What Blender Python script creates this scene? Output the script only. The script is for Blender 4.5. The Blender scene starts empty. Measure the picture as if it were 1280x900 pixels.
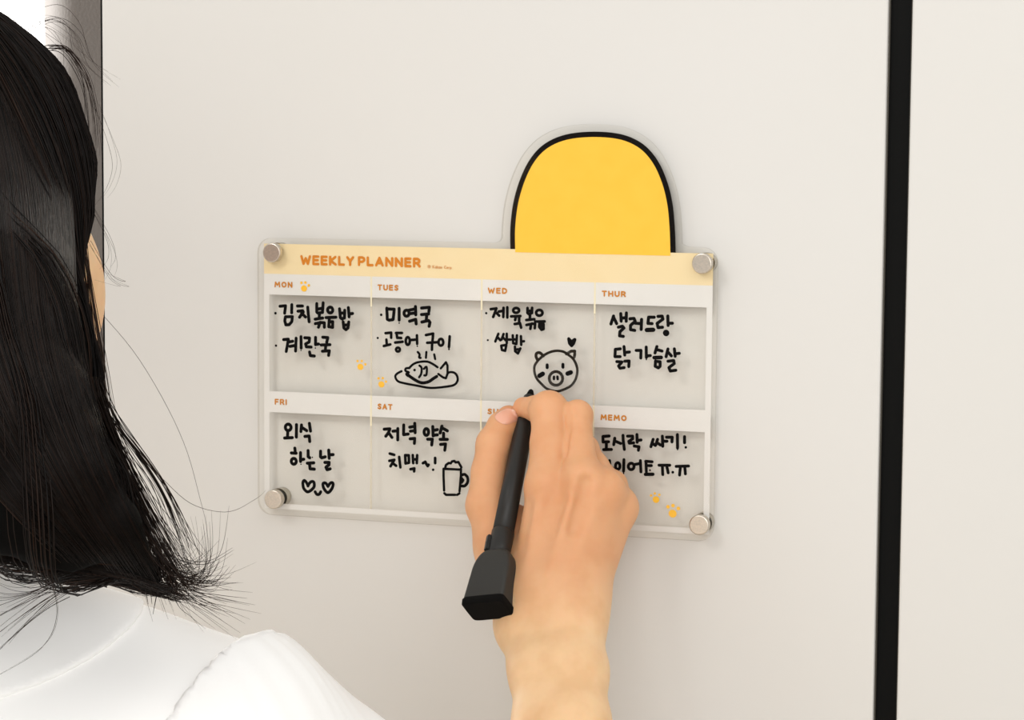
import bpy, bmesh, math, random
import numpy as np
from mathutils import Vector, Matrix

# ------------------------------------------------------------------ camera
C = bpy.context.scene.collection
SC = bpy.context.scene
CAM = np.array([0.60176, -1.32975, 1.53143])
F_ = 2985.37
ya, pit, rol = -.32118, -.09143, .00749
Fw = np.array([math.sin(ya)*math.cos(pit), math.cos(ya)*math.cos(pit), math.sin(pit)])
R0 = np.array([math.cos(ya), -math.sin(ya), 0.0]); U0 = np.cross(R0, Fw)
RX = math.cos(rol)*R0 + math.sin(rol)*U0
UY = -math.sin(rol)*R0 + math.cos(rol)*U0
cd = bpy.data.cameras.new('camera'); cam = bpy.data.objects.new('camera', cd); C.objects.link(cam)
cam.matrix_world = Matrix(((RX[0], UY[0], -Fw[0], CAM[0]), (RX[1], UY[1], -Fw[1], CAM[1]), (RX[2], UY[2], -Fw[2], CAM[2]), (0, 0, 0, 1)))
cd.sensor_fit = 'HORIZONTAL'; cd.sensor_width = 36; cd.lens = 36*F_/1280; cd.clip_start = .02
SC.camera = cam

def P(px, py, y):
    """world point on the plane at world depth y that is seen at a photo pixel"""
    d = Fw + (px-640)/F_*RX - (py-450)/F_*UY
    return CAM + d*((y-CAM[1])/d[1])

# ------------------------------------------------------------------ world, lamps, exposure
w = bpy.data.worlds.new('world'); SC.world = w; w.use_nodes = True
wb = w.node_tree.nodes['Background']; wb.inputs[0].default_value = (1.0, .99, .97, 1); wb.inputs[1].default_value = .88
def area(name, loc, target, size, power, col=(1, .97, .93)):
    l = bpy.data.lights.new(name, 'AREA'); l.shape = 'SQUARE'; l.size = size; l.energy = power; l.color = col
    o = bpy.data.objects.new(name, l); C.objects.link(o); o.location = loc
    o.rotation_euler = (Vector(target)-Vector(loc)).to_track_quat('-Z', 'Y').to_euler()
    return o
area('key_lamp', (-.55, -2.1, 2.75), (.25, 0, 1.4), .7, 15, (1, .985, .96))
area('fill_lamp', (.75, -2.7, 1.75), (.05, 0, 1.25), 1.0, 19, (1, .985, .965))
area('ceiling_lamp', (1.5, -1.5, 2.9), (.4, 0, 1.3), 1.2, 7, (1, .985, .96))
area('added_side_light', (-1.7, .85, 1.75), (-.4, 1.0, 1.55), .5, 48, (1, .98, .96))  # added unseen light, brightens the far wall and the column's left side
SC.view_settings.view_transform = 'Standard'; SC.view_settings.look = 'None'
SC.view_settings.exposure = -0.06; SC.view_settings.gamma = 1.0; SC.view_settings.use_curve_mapping = False

# ------------------------------------------------------------------ materials
def lin(r, g, b):
    f = lambda c: (c/255/12.92) if c/255 <= .04045 else ((c/255+.055)/1.055)**2.4
    return (f(r), f(g), f(b), 1)
def mat(name, col, rough=.5, metal=0, spec=.5, noise=None, bump=None, sss=0, sheen=0, coat=0):
    m = bpy.data.materials.new(name); m.use_nodes = True
    nt = m.node_tree; b = nt.nodes['Principled BSDF']
    b.inputs['Base Color'].default_value = col; b.inputs['Roughness'].default_value = rough
    b.inputs['Metallic'].default_value = metal; b.inputs['Specular IOR Level'].default_value = spec
    if coat: b.inputs['Coat Weight'].default_value = coat; b.inputs['Coat Roughness'].default_value = .15
    if sss:
        b.inputs['Subsurface Weight'].default_value = sss; b.inputs['Subsurface Radius'].default_value = (1, .35, .18)
        b.inputs['Subsurface Scale'].default_value = .004
    if sheen: b.inputs['Sheen Weight'].default_value = sheen
    tc = nt.nodes.new('ShaderNodeTexCoord')
    if noise:                                   # (scale, second colour, stretch)
        n = nt.nodes.new('ShaderNodeTexNoise'); n.inputs['Scale'].default_value = noise[0]; n.inputs['Detail'].default_value = 4
        r = nt.nodes.new('ShaderNodeMix'); r.data_type = 'RGBA'
        r.inputs[6].default_value = col; r.inputs[7].default_value = noise[1]
        mp = nt.nodes.new('ShaderNodeMapping')
        if len(noise) > 2: mp.inputs['Scale'].default_value = noise[2]
        nt.links.new(tc.outputs['Object'], mp.inputs[0]); nt.links.new(mp.outputs[0], n.inputs[0])
        cr = nt.nodes.new('ShaderNodeMapRange'); cr.inputs[1].default_value = .35; cr.inputs[2].default_value = .65
        nt.links.new(n.outputs[0], cr.inputs[0]); nt.links.new(cr.outputs[0], r.inputs[0])
        nt.links.new(r.outputs[2], b.inputs['Base Color'])
    if bump:                                    # (scale, strength, distance)
        n2 = nt.nodes.new('ShaderNodeTexNoise'); n2.inputs['Scale'].default_value = bump[0]; n2.inputs['Detail'].default_value = 6
        bp = nt.nodes.new('ShaderNodeBump'); bp.inputs['Strength'].default_value = bump[1]; bp.inputs['Distance'].default_value = bump[2]
        nt.links.new(tc.outputs['Object'], n2.inputs[0]); nt.links.new(n2.outputs[0], bp.inputs['Height'])
        nt.links.new(bp.outputs[0], b.inputs['Normal'])
    return m
M = {}
M['door'] = mat('door_cream', lin(213, 211, 207), .42, spec=.3, noise=(3, lin(211, 209, 204)), bump=(900, .05, .0002))
M['black'] = mat('black_trim', lin(11, 11, 10), .6, spec=.08)
M['steel_line'] = mat('trim_line', lin(70, 66, 58), .4, metal=.5)
M['grey_wall'] = mat('grey_column', lin(96, 89, 83), .7, bump=(300, .3, .001))
M['white_wall'] = mat('white_wall', lin(250, 249, 247), .8, bump=(80, .1, .001))
M['floor'] = mat('floor_vinyl', lin(222, 212, 198), .5, noise=(6, lin(212, 200, 184), (1, 8, 1)))
M['band'] = mat('print_pale_yellow', lin(234, 215, 174), .5, noise=(60, lin(233, 213, 170)))
M['white'] = mat('print_white', lin(221, 220, 219), .5, noise=(60, lin(219, 218, 217)))
M['divider'] = mat('print_cream_line', lin(228, 219, 190), .5)
M['orange'] = mat('print_orange', lin(208, 124, 8), .5, noise=(400, lin(202, 119, 6)))
M['brown'] = mat('print_brown_orange', lin(194, 122, 26), .5)
M['paw'] = mat('print_paw_yellow', lin(244, 186, 46), .5)
M['yellow'] = mat('print_yellow', lin(244, 194, 70), .6, spec=.2, noise=(90, lin(243, 191, 66)))
M['outline'] = mat('print_black', lin(12, 8, 7), .6, spec=.1)
M['ink'] = mat('marker_ink', lin(6, 5, 5), .6, spec=.08)
M['metal'] = mat('nickel', lin(214, 204, 190), .32, metal=1, noise=(900, lin(200, 192, 180)))
M['metal_dark'] = mat('nickel_grey', lin(190, 184, 172), .25, metal=1)  # greyer nickel for the rear discs
M['gap_shadow'] = mat('gap_shadow_ring', lin(20, 18, 15), .6)  # near-black colour standing in for the shadow in the gap
M['pen'] = mat('pen_plastic', lin(34, 33, 31), .42, spec=.35, bump=(1500, .15, .0002))
M['pen2'] = mat('pen_holder_plastic', lin(48, 47, 44), .55, spec=.3, bump=(2500, .35, .0003))
M['felt'] = mat('eraser_felt', lin(14, 13, 12), .95, spec=.1, bump=(3500, .6, .0006))
M['cloth'] = mat('white_satin', lin(247, 246, 244), .5, spec=.3, sheen=.15, bump=(18, .12, .004))
M['trouser'] = mat('trouser_cloth', lin(60, 62, 70), .8)
M['nail'] = mat('fingernail', lin(226, 168, 142), .25, coat=.5, sss=.15)

def skin_mat():
    m = mat('skin', lin(240, 192, 145), .52, spec=.35, sss=.35, bump=(900, .10, .0005))
    nt = m.node_tree; b = nt.nodes['Principled BSDF']
    at = nt.nodes.new('ShaderNodeAttribute'); at.attribute_name = 'flush'
    mx = nt.nodes.new('ShaderNodeMix'); mx.data_type = 'RGBA'
    n = nt.nodes.new('ShaderNodeTexNoise'); n.inputs['Scale'].default_value = 55; n.inputs['Detail'].default_value = 3
    tc = nt.nodes.new('ShaderNodeTexCoord'); nt.links.new(tc.outputs['Object'], n.inputs[0])
    m0 = nt.nodes.new('ShaderNodeMix'); m0.data_type = 'RGBA'
    m0.inputs[6].default_value = lin(232, 195, 151); m0.inputs[7].default_value = lin(223, 182, 137)
    cr = nt.nodes.new('ShaderNodeMapRange'); cr.inputs[1].default_value = .4; cr.inputs[2].default_value = .65
    nt.links.new(n.outputs[0], cr.inputs[0]); nt.links.new(cr.outputs[0], m0.inputs[0])
    nt.links.new(m0.outputs[2], mx.inputs[6]); mx.inputs[7].default_value = lin(202, 120, 74)
    nt.links.new(at.outputs['Fac'], mx.inputs[0]); nt.links.new(mx.outputs[2], b.inputs['Base Color'])
    return m
M['skin'] = skin_mat()

def acrylic(name, tint, gloss):
    m = bpy.data.materials.new(name); m.use_nodes = True; nt = m.node_tree
    for n in list(nt.nodes): nt.nodes.remove(n)
    o = nt.nodes.new('ShaderNodeOutputMaterial'); mx = nt.nodes.new('ShaderNodeMixShader')
    t = nt.nodes.new('ShaderNodeBsdfTransparent'); t.inputs[0].default_value = tint
    g = nt.nodes.new('ShaderNodeBsdfGlossy'); g.inputs['Roughness'].default_value = .03
    f = nt.nodes.new('ShaderNodeMath'); f.operation = 'POWER'; f.inputs[1].default_value = 5; lw = nt.nodes.new('ShaderNodeLayerWeight'); lw.inputs[0].default_value = .5; nt.links.new(lw.outputs['Facing'], f.inputs[0])
    mu = nt.nodes.new('ShaderNodeMath'); mu.operation = 'MULTIPLY_ADD'; mu.inputs[1].default_value = .8; mu.inputs[2].default_value = gloss
    nt.links.new(f.outputs[0], mu.inputs[0]); nt.links.new(mu.outputs[0], mx.inputs[0])
    nt.links.new(t.outputs[0], mx.inputs[1]); nt.links.new(g.outputs[0], mx.inputs[2]); nt.links.new(mx.outputs[0], o.inputs[0])
    return m
M['acrylic'] = acrylic('clear_acrylic', (.995, .991, .978, 1), 0.010)
M['acrylic_edge'] = acrylic('acrylic_cut_edge', (.90, .88, .85, 1), .08)

def thin_ink():
    m = mat('thin_marker_ink', lin(34, 28, 20), .6, spec=.1); nt = m.node_tree; b = nt.nodes['Principled BSDF']
    n = nt.nodes.new('ShaderNodeTexNoise'); n.inputs['Scale'].default_value = 90
    tc = nt.nodes.new('ShaderNodeTexCoord'); nt.links.new(tc.outputs['Object'], n.inputs[0])
    cr = nt.nodes.new('ShaderNodeMapRange'); cr.inputs[1].default_value = .35; cr.inputs[2].default_value = .65
    cr.inputs[3].default_value = .72; cr.inputs[4].default_value = 1
    nt.links.new(n.outputs[0], cr.inputs[0]); nt.links.new(cr.outputs[0], b.inputs['Alpha'])
    return m
M['ink2'] = thin_ink()

def hair_mat():
    m = bpy.data.materials.new('black_hair'); m.use_nodes = True; nt = m.node_tree; b = nt.nodes['Principled BSDF']
    at = nt.nodes.new('ShaderNodeAttribute'); at.attribute_name = 'tone'
    mx = nt.nodes.new('ShaderNodeMix'); mx.data_type = 'RGBA'
    mx.inputs[6].default_value = lin(9, 7, 6); mx.inputs[7].default_value = lin(62, 40, 27)
    nt.links.new(at.outputs['Fac'], mx.inputs[0]); nt.links.new(mx.outputs[2], b.inputs['Base Color'])
    b.inputs['Roughness'].default_value = .46; b.inputs['Specular IOR Level'].default_value = .18
    return m
M['hair'] = hair_mat()
M['hair_base'] = mat('black_hair_depth', lin(9, 8, 7), .8, spec=.06)

# ------------------------------------------------------------------ helpers
def link_mesh(name, verts, faces, m, parent=None, smooth=False, attr=None):
    me = bpy.data.meshes.new(name)
    verts = np.asarray(verts, dtype=np.float32)
    if isinstance(faces, np.ndarray):
        n, k = faces.shape
        me.vertices.add(len(verts)); me.vertices.foreach_set('co', verts.ravel())
        me.loops.add(n*k); me.loops.foreach_set('vertex_index', faces.astype(np.int32).ravel())
        me.polygons.add(n); me.polygons.foreach_set('loop_start', np.arange(0, n*k, k, dtype=np.int32))
        me.polygons.foreach_set('loop_total', np.full(n, k, dtype=np.int32))
        me.update(calc_edges=True); me.validate()
    else:
        me.from_pydata([tuple(map(float, v)) for v in verts], [], faces); me.update()
    if smooth: me.polygons.foreach_set('use_smooth', np.ones(len(me.polygons), dtype=bool))
    if attr:
        for k, a in attr.items():
            at = me.attributes.new(k, 'FLOAT', 'POINT'); at.data.foreach_set('value', np.asarray(a, dtype=np.float32))
    for mm in (m if isinstance(m, (list, tuple)) else [m]): me.materials.append(mm)
    o = bpy.data.objects.new(name, me); C.objects.link(o)
    if parent is not None:
        o.parent = parent; o.matrix_parent_inverse = Matrix.Translation(-Vector(parent.matrix_world.translation)) if parent.type == 'EMPTY' and parent.parent is None else Matrix()
        if parent.type != 'EMPTY': o.matrix_parent_inverse = Matrix()
    return o
def thing(name, loc, label, cat):
    o = bpy.data.objects.new(name, None); C.objects.link(o); o.location = loc; o.empty_display_size = .05
    o['label'] = label; o['category'] = cat
    bpy.context.view_layer.update()
    return o
def box(name, lo, hi, m, parent=None, bevel=0, kind=None, segs=2):
    bm = bmesh.new(); bmesh.ops.create_cube(bm, size=1)
    for v in bm.verts: v.co = Vector([(lo[i]+hi[i])/2+v.co[i]*(hi[i]-lo[i]) for i in range(3)])
    if bevel: bmesh.ops.bevel(bm, geom=bm.edges[:], offset=bevel, segments=segs, affect='EDGES', profile=.5)
    o = from_bm(name, bm, m, parent)
    if kind: o['kind'] = kind
    return o
def from_bm(name, bm, m, parent=None, smooth=False):
    bmesh.ops.recalc_face_normals(bm, faces=bm.faces[:])
    v = [tuple(x.co) for x in bm.verts]; bm.verts.index_update()
    f = [[x.index for x in fc.verts] for fc in bm.faces]; bm.free()
    return link_mesh(name, v, f, m, parent, smooth)
def prism(name, pts, y0, y1, m, parent=None, edge_slot=False):
    """outline in the board plane (list of (x,z)) extruded from y0 (front) to y1"""
    n = len(pts)
    v = [(x, y0, z) for x, z in pts]+[(x, y1, z) for x, z in pts]
    f = [list(range(n)), list(range(2*n-1, n-1, -1))]+[[i, i+n, (i+1) % n+n, (i+1) % n] for i in range(n)]
    bm = bmesh.new(); vs = [bm.verts.new(a) for a in v]
    for k, a in enumerate(f):
        fc = bm.faces.new([vs[i] for i in a]); fc.material_index = 1 if (edge_slot and k > 1) else 0
    bmesh.ops.recalc_face_normals(bm, faces=bm.faces[:])
    me = bpy.data.meshes.new(name); bm.to_mesh(me); bm.free()
    for mm in (m if isinstance(m, list) else [m]): me.materials.append(mm)
    o = bpy.data.objects.new(name, me); C.objects.link(o)
    if parent is not None: o.parent = parent; o.matrix_parent_inverse = Matrix.Translation(-Vector(parent.location))
    return o
def catmull(pts, n=6, closed=False):
    p = [np.array(a, float) for a in pts]; out = []
    N = len(p)
    rng = range(N if closed else N-1)
    for i in rng:
        a = p[(i-1) % N] if closed or i > 0 else p[0]; b = p[i]; c = p[(i+1) % N]
        d = p[(i+2) % N] if closed or i+2 < N else p[-1]
        for k in range(n):
            t = k/n
            out.append(.5*((2*b)+(-a+c)*t+(2*a-5*b+4*c-d)*t*t+(-a+3*b-3*c+d)*t**3))
    if not closed: out.append(p[-1])
    return out
def ell(cx, cy, rx, ry, rot=0, n=18):
    c, s = math.cos(rot), math.sin(rot)
    return [(cx+rx*math.cos(a)*c-ry*math.sin(a)*s, cy+rx*math.cos(a)*s+ry*math.sin(a)*c) for a in [2*math.pi*i/n for i in range(n+1)]]
def strokes_mesh(name, strokes, y, thick, m, parent):
    """strokes: list of (pixel polyline, width px); flat round-ended pen lines lying in the plane y"""
    V = []; Fc = []
    for pts, wd in strokes:
        q = [P(a[0], a[1], y) for a in pts]
        r = wd/2/2065
        if len(q) == 1: q = [q[0], q[0]+np.array([1e-5, 0, 0])]
        for a, b in zip(q[:-1], q[1:]):
            d = np.array([b[0]-a[0], b[2]-a[2]]); L = np.hypot(*d)
            if L < 1e-7: continue
            an = math.atan2(d[1], d[0]); K = 7; ring = []
            for k in range(K): t = an+math.pi/2+math.pi*k/(K-1); ring.append((a[0]+r*math.cos(t), a[2]+r*math.sin(t)))
            for k in range(K): t = an-math.pi/2+math.pi*k/(K-1); ring.append((b[0]+r*math.cos(t), b[2]+r*math.sin(t)))
            s = len(V); n = len(ring)
            yo = y-thick-4e-6*(len(Fc)//15 % 40)
            V += [(x, yo, z) for x, z in ring]+[(x, y, z) for x, z in ring]
            Fc.append([s+i for i in range(n)])
            Fc += [[s+i, s+(i+1) % n, s+n+(i+1) % n, s+n+i] for i in range(n)]
    return link_mesh(name, V, Fc, m, parent)
def lathe_y(name, prof, cx, cz, m, parent, n=40):
    """profile [(r, y)] revolved about an axis along y"""
    V = []; Fc = []
    for r, y in prof:
        for k in range(n): a = 2*math.pi*k/n; V.append((cx+r*math.cos(a), y, cz+r*math.sin(a)))
    for i in range(len(prof)-1):
        for k in range(n): Fc.append([i*n+k, i*n+(k+1) % n, (i+1)*n+(k+1) % n, (i+1)*n+k])
    Fc.append(list(range(n))[::-1]); Fc.append([(len(prof)-1)*n+k for k in range(n)])
    bm = bmesh.new(); vs = [bm.verts.new(a) for a in V]
    for f in Fc: bm.faces.new([vs[i] for i in f])
    o = from_bm(name, bm, m, parent)
    for p in o.data.polygons: p.use_smooth = len(p.vertices) == 4 and False
    return o

# ------------------------------------------------------------------ setting
YW = .0078                                           # front face of the doors
def xw(px, py): return P(px, py, YW)[0]
XE = (xw(125.3, 0)+xw(127.5, 430))/2
K1 = (xw(1111.5, 0)+xw(1090, 900))/2; K2 = (xw(1140, 0)+xw(1121, 900))/2
box('floor', (-3, -3, -.05), (3, 2.2, 0), M['floor'], kind='structure')
box('door_1', (XE+.0012, YW, .02), (K1, YW+.022, 2.1), M['door'], bevel=.0012, kind='structure')
box('door_2', (K2, YW, .02), (1.3, YW+.022, 2.1), M['door'], bevel=.0012, kind='structure')
box('trim_1', (K1+.0006, YW+.006, .02), (K2-.0006, YW+.03, 2.1), M['black'], kind='structure')
box('trim_2', (K1, YW+.0035, .02), (K1+.0008, YW+.012, 2.1), M['steel_line'], kind='structure')
box('trim_3', (K2-.0008, YW+.0035, .02), (K2, YW+.012, 2.1), M['steel_line'], kind='structure')
box('trim_4', (XE, YW+.001, .02), (XE+.0012, YW+.03, 2.1), M['black'], kind='structure')
box('wall_back', (XE, YW+.03, 0), (1.3, .66, 2.13), M['grey_wall'], kind='structure')
# grey column, rounded to make its tone fall off left to right, and the bright wall further back on the left
colL = P(65.5, 60, .95)[0]
pts = []
for k in range(25):
    a = math.pi/2*k/24
    pts.append((colL+.060*(1-math.cos(a)), .95-.060*math.sin(a)))
V = []; Fc = []
out = pts+[(.9, .89), (.9, 1.0), (colL, 1.0)]
n = len(out)
V = [(x, y, 0) for x, y in out]+[(x, y, 2.4) for x, y in out]
Fc = [list(range(n)), list(range(2*n-1, n-1, -1))]+[[i, (i+1) % n, (i+1) % n+n, i+n] for i in range(n)]
o = link_mesh('wall_left', V, Fc, M['grey_wall']); o['kind'] = 'structure'
box('reflected_wood_panel', (-2.6, -3.05, .02), (-.95, -3.0, 2.1), mat('dark_wood', lin(160, 108, 74), .5, noise=(4, lin(140, 92, 62), (1, 1, .1))), kind='structure')  # unseen wood panel, added to give the left magnets brown reflections
box('wall_far', (-3, 1.6, 0), (3, 1.7, 2.6), M['white_wall'], kind='structure')

# ------------------------------------------------------------------ planner board
YF, YB = -.0030, -.0003                              # front and back of the acrylic sheet
W = .28; bd = .00342
Z0 = 1.45; zT = Z0+.0183; zB2 = Z0-.0126; zM1 = Z0-.07176; zM2 = Z0-.08453; zD1 = Z0-.14072; zD2 = Z0-.14401
X1, X2, X3 = .07021, .14027, .20987
board = thing('planner_board', (W/2, YB, zD2-.004), 'clear acrylic weekly planner board with pale yellow header, mounted on the cream door', 'planner board')
ox, oz = .0032, .0036
def corner(cx, cz, r, a0, n=7): return [(cx+r*math.cos(math.radians(a0+90*k/(n-1))), cz+r*math.sin(math.radians(a0+90*k/(n-1)))) for k in range(n)]
dome_px = [(636, 312), (636, 284), (640, 252), (649, 222), (662, 197), (680, 179), (706, 168), (741, 164.5), (776, 168), (802, 180), (820, 200), (832, 226), (839, 254), (842, 285), (843, 314)]
dome = [P(x, y, YF) for x, y in catmull(dome_px, 5)]
dc = np.mean(dome, 0)
dz = np.array([(p[0], p[2]) for p in dome]); cc = np.array([(dz[0, 0]+dz[-1, 0])/2, zT+.03])
def off(pts2, d):
    out = []
    for i in range(len(pts2)):
        a = pts2[max(i-1, 0)]; b = pts2[min(i+1, len(pts2)-1)]; t = (b-a)/np.linalg.norm(b-a)
        out.append(pts2[i]+d*np.array([-t[1], t[0]]))
    return out
ring = off(dz, .0044)
ring = [tuple(p) for p in ring if p[1] > zT+oz+.001]
r_ = .009
outl = corner(-ox+r_, zT+oz-r_, r_, 90)[::-1]+[(ring[0][0]-.004, zT+oz), (ring[0][0]-.001, zT+oz+.0012)]+ring+[(ring[-1][0]+.001, zT+oz+.0012), (ring[-1][0]+.004, zT+oz)] \
    + corner(W+ox-r_, zT+oz-r_, r_, 0)[::-1]+corner(W+ox-r_, zD2-oz+r_, r_, 270)[::-1]+corner(-ox+r_, zD2-oz+r_, r_, 180)[::-1]
prism('acrylic_panel', outl, YF, YB, [M['acrylic'], M['acrylic_edge']], board, True)
def rect(name, x0, x1, z0, z1, m, y0=-.0002, y1=-.00005):
    return prism(name, [(x0, z0), (x1, z0), (x1, z1), (x0, z1)], y0, y1, m, board)
rect('header_band', 0, W, Z0, zT, M['band'])
rect('label_strip', 0, W, zB2, Z0, M['white']); rect('label_strip', 0, W, zM2, zM1, M['white'])
rect('border_line', 0, bd, zM1, zB2, M['white']); rect('border_line', W-bd, W, zM1, zB2, M['white'])
rect('border_line', 0, bd, zD1, zM2, M['white']); rect('border_line', W-bd, W, zD1, zM2, M['white'])
rect('border_line', 0, W, zD2, zD1, M['white'])
def faint():
    m = mat('print_faint_line', lin(222, 214, 196), .5); m.node_tree.nodes['Principled BSDF'].inputs['Alpha'].default_value = .55
    return m
fl = faint()
for x in (X1, X2, X3):
    for a, b, mm in ((Z0, zB2, M['divider']), (zB2, zB2-.0055, M['divider']), (zB2-.0055, zM1, fl), (zM1, zM2, M['divider']), (zM2, zM2-.0055, M['divider']), (zM2-.0055, zD1, fl)):
        rect('divider_line', x-.0005, x+.0005, b, a, mm, -.00032 if mm is not fl else -.0002)
# plain yellow top panel with a black rim (printed behind the clear sheet)
dome2 = [(p[0], p[1]) for p in dz if p[1] > zT]
cap_bottom = [(dome2[-1][0], zT), (dome2[0][0], zT)]
prism('top_panel_rim', [tuple(p) for p in dome2]+cap_bottom, -.00020, -.00005, M['outline'], board)
inner = [tuple(p) for p in off(dz, -.0031) if p[1] > zT-.0018]
prism('top_panel', inner+[(inner[-1][0], zT-.0018), (inner[0][0], zT-.0018)], -.00040, -.00022, M['yellow'], board)

# standoff magnets at the corners
for px, py in ((339, 316), (877, 329.5), (341, 624.5), (873.5, 656.5)):
    c = P(px, py, YF-.0045); cx, cz = c[0], c[2]
    f = YF-.0045; r = .0058
    mg = lathe_y('magnet', [(r-.0006, f), (r-.0003, f+.0001), (r, f+.0005), (r, YF-.0001)], cx, cz, M['metal'], board)
    lathe_y('gap_shadow_ring', [(r-.0012, YB), (r-.0008, YB+.0011)], cx, cz, M['gap_shadow'], mg).matrix_parent_inverse = Matrix()  # dark ring in place of the shadow between sheet and disc
    lathe_y('standoff_disc', [(r, YB+.0012), (r, YW-.0004)], cx, cz, M['metal_dark'], mg).matrix_parent_inverse = Matrix()

# printed lettering -------------------------------------------------------
G = {'W': [[(0, 1), (.22, 0), (.45, .75), (.68, 0), (.9, 1)]], 'E': [[(.5, 1), (0, 1), (0, 0), (.5, 0)], [(0, .52), (.45, .52)]],
 'K': [[(0, 1), (0, 0)], [(.55, 1), (.05, .48), (.58, 0)]], 'L': [[(0, 1), (0, 0), (.48, 0)]], 'Y': [[(0, 1), (.3, .48), (.6, 1)], [(.3, .48), (.3, 0)]],
 'P': [[(0, 0), (0, 1), (.35, 1), (.52, .86), (.52, .6), (.35, .42), (0, .42)]], 'A': [[(0, 0), (.33, 1), (.66, 0)], [(.12, .3), (.54, .3)]],
 'N': [[(0, 0), (0, 1), (.6, 0), (.6, 1)]], 'R': [[(0, 0), (0, 1), (.35, 1), (.52, .86), (.52, .62), (.35, .45), (0, .45)], [(.3, .45), (.56, 0)]],
 'M': [[(0, 0), (.08, 1), (.4, .35), (.72, 1), (.8, 0)]], 'O': [[(.35, 1), (.1, .87), (0, .5), (.1, .13), (.35, 0), (.6, .13), (.7, .5), (.6, .87), (.35, 1)]],
 'T': [[(0, 1), (.6, 1)], [(.3, 1), (.3, 0)]], 'U': [[(0, 1), (0, .3), (.12, .05), (.3, 0), (.48, .05), (.6, .3), (.6, 1)]],
 'S': [[(.5, .86), (.3, 1), (.08, .9), (.05, .68), (.25, .53), (.45, .4), (.48, .15), (.28, 0), (0, .14)]],
 'D': [[(0, 0), (0, 1), (.3, 1), (.55, .8), (.6, .5), (.55, .2), (.3, 0), (0, 0)]], 'H': [[(0, 1), (0, 0)], [(.6, 1), (.6, 0)], [(0, .5), (.6, .5)]],
 'F': [[(.48, 1), (0, 1), (0, 0)], [(0, .5), (.42, .5)]], 'I': [[(0, 1), (0, 0)]],
 'k': [[(0, 1), (0, 0)], [(.4, .62), (.05, .3), (.42, 0)]], 'a': [[(.4, .55), (.15, .62), (0, .3), (.15, 0), (.4, .1)], [(.4, .62), (.4, 0)]],
 'o': [[(.22, .62), (0, .3), (.22, 0), (.44, .3), (.22, .62)]], 'C': [[(.6, .85), (.3, 1), (0, .5), (.3, 0), (.6, .15)]],
 'r': [[(0, .62), (0, 0)], [(0, .4), (.28, .62)]], 'p': [[(0, .62), (0, -.3)], [(0, .5), (.25, .62), (.44, .3), (.25, 0), (0, .1)]], '.': [[(0, .02), (.02, 0)]],
 '©': [[(.5, 1), (.1, .85), (0, .5), (.1, .15), (.5, 0), (.9, .15), (1, .5), (.9, .85), (.5, 1)], [(.65, .62), (.5, .7), (.35, .5), (.5, .3), (.65, .38)]], ' ': []}
def lettering(name, text, x0, y0, x1, y1, h, wd, m, gap=.36):
    """text set along the pixel baseline (x0,y0)-(x1,y1), cap height h px; widths scaled to fill it"""
    adv = []; x = 0
    for ch in text:
        wch = max([a[0] for s in G[ch] for a in s], default=.25); adv.append(x); x += wch+gap
    tot = x-gap; S = []
    inset = wd/2
    for ch, ax in zip(text, adv):
        for s in G[ch]:
            q = []
            for gx, gy in s:
                u = (ax+gx)/tot
                q.append((x0+inset+(x1-x0-2*inset)*u, y0+(y1-y0)*u-inset-(h-2*inset)*gy))
            S.append((q, wd))
    return strokes_mesh(name, S, -.00034, .00008, m, board)
lettering('title_lettering', 'WEEKLY', 375.2, 331.2, 442.8, 332.6, 12.4, 3.1, M['orange'], .38)
lettering('title_lettering', 'PLANNER', 447.2, 332.6, 526.0, 334.6, 12.4, 3.1, M['orange'], .38)
lettering('small_print', '© Kakao Corp.', 534.5, 335.2, 565.5, 336.4, 4.0, .42, M['orange'], .28)
for t, a in {'MON': (343, 359.2, 365.6, 359.8), 'TUES': (471.8, 362.9, 498, 363.5), 'WED': (609.7, 366.8, 634, 367.4), 'THUR': (752.2, 370.6, 782.3, 371.4),
             'FRI': (343.3, 505.8, 358.6, 506.4), 'SAT': (471.8, 511.6, 490.7, 512.6), 'SUN': (609.2, 517.8, 631, 518.8), 'MEMO': (750.7, 525.2, 783.4, 526.4)}.items():
    lettering('day_lettering', t, *a, 7.4, 1.75, M['brown'], .42)
def paw(px, py, r, toes, tr):
    V = []
    S = [(ell(px, py, r*.35, r*.3, .6), r*1.32)]+[([t], tr*2) for t in toes]
    strokes_mesh('paw_print', S, -.00034, .00008, M['paw'], board)
paw(380, 360.6, 4, [(376.8, 353.5), (381.7, 353.2), (386, 356.8)], 1.7)
paw(450.5, 458.6, 4, [(447, 451.3), (452.3, 451.3), (456.7, 455.4)], 1.6)
paw(476.8, 480.5, 4, [(473.2, 473), (478.5, 472.7), (482.5, 477)], 1.6)
paw(820, 624.5, 4.2, [(813.8, 619.3), (818.5, 616.8), (824.2, 618.5)], 1.5)
paw(840.8, 642, 5, [(835, 633.5), (841.3, 632), (848, 635.5)], 2.2)

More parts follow.
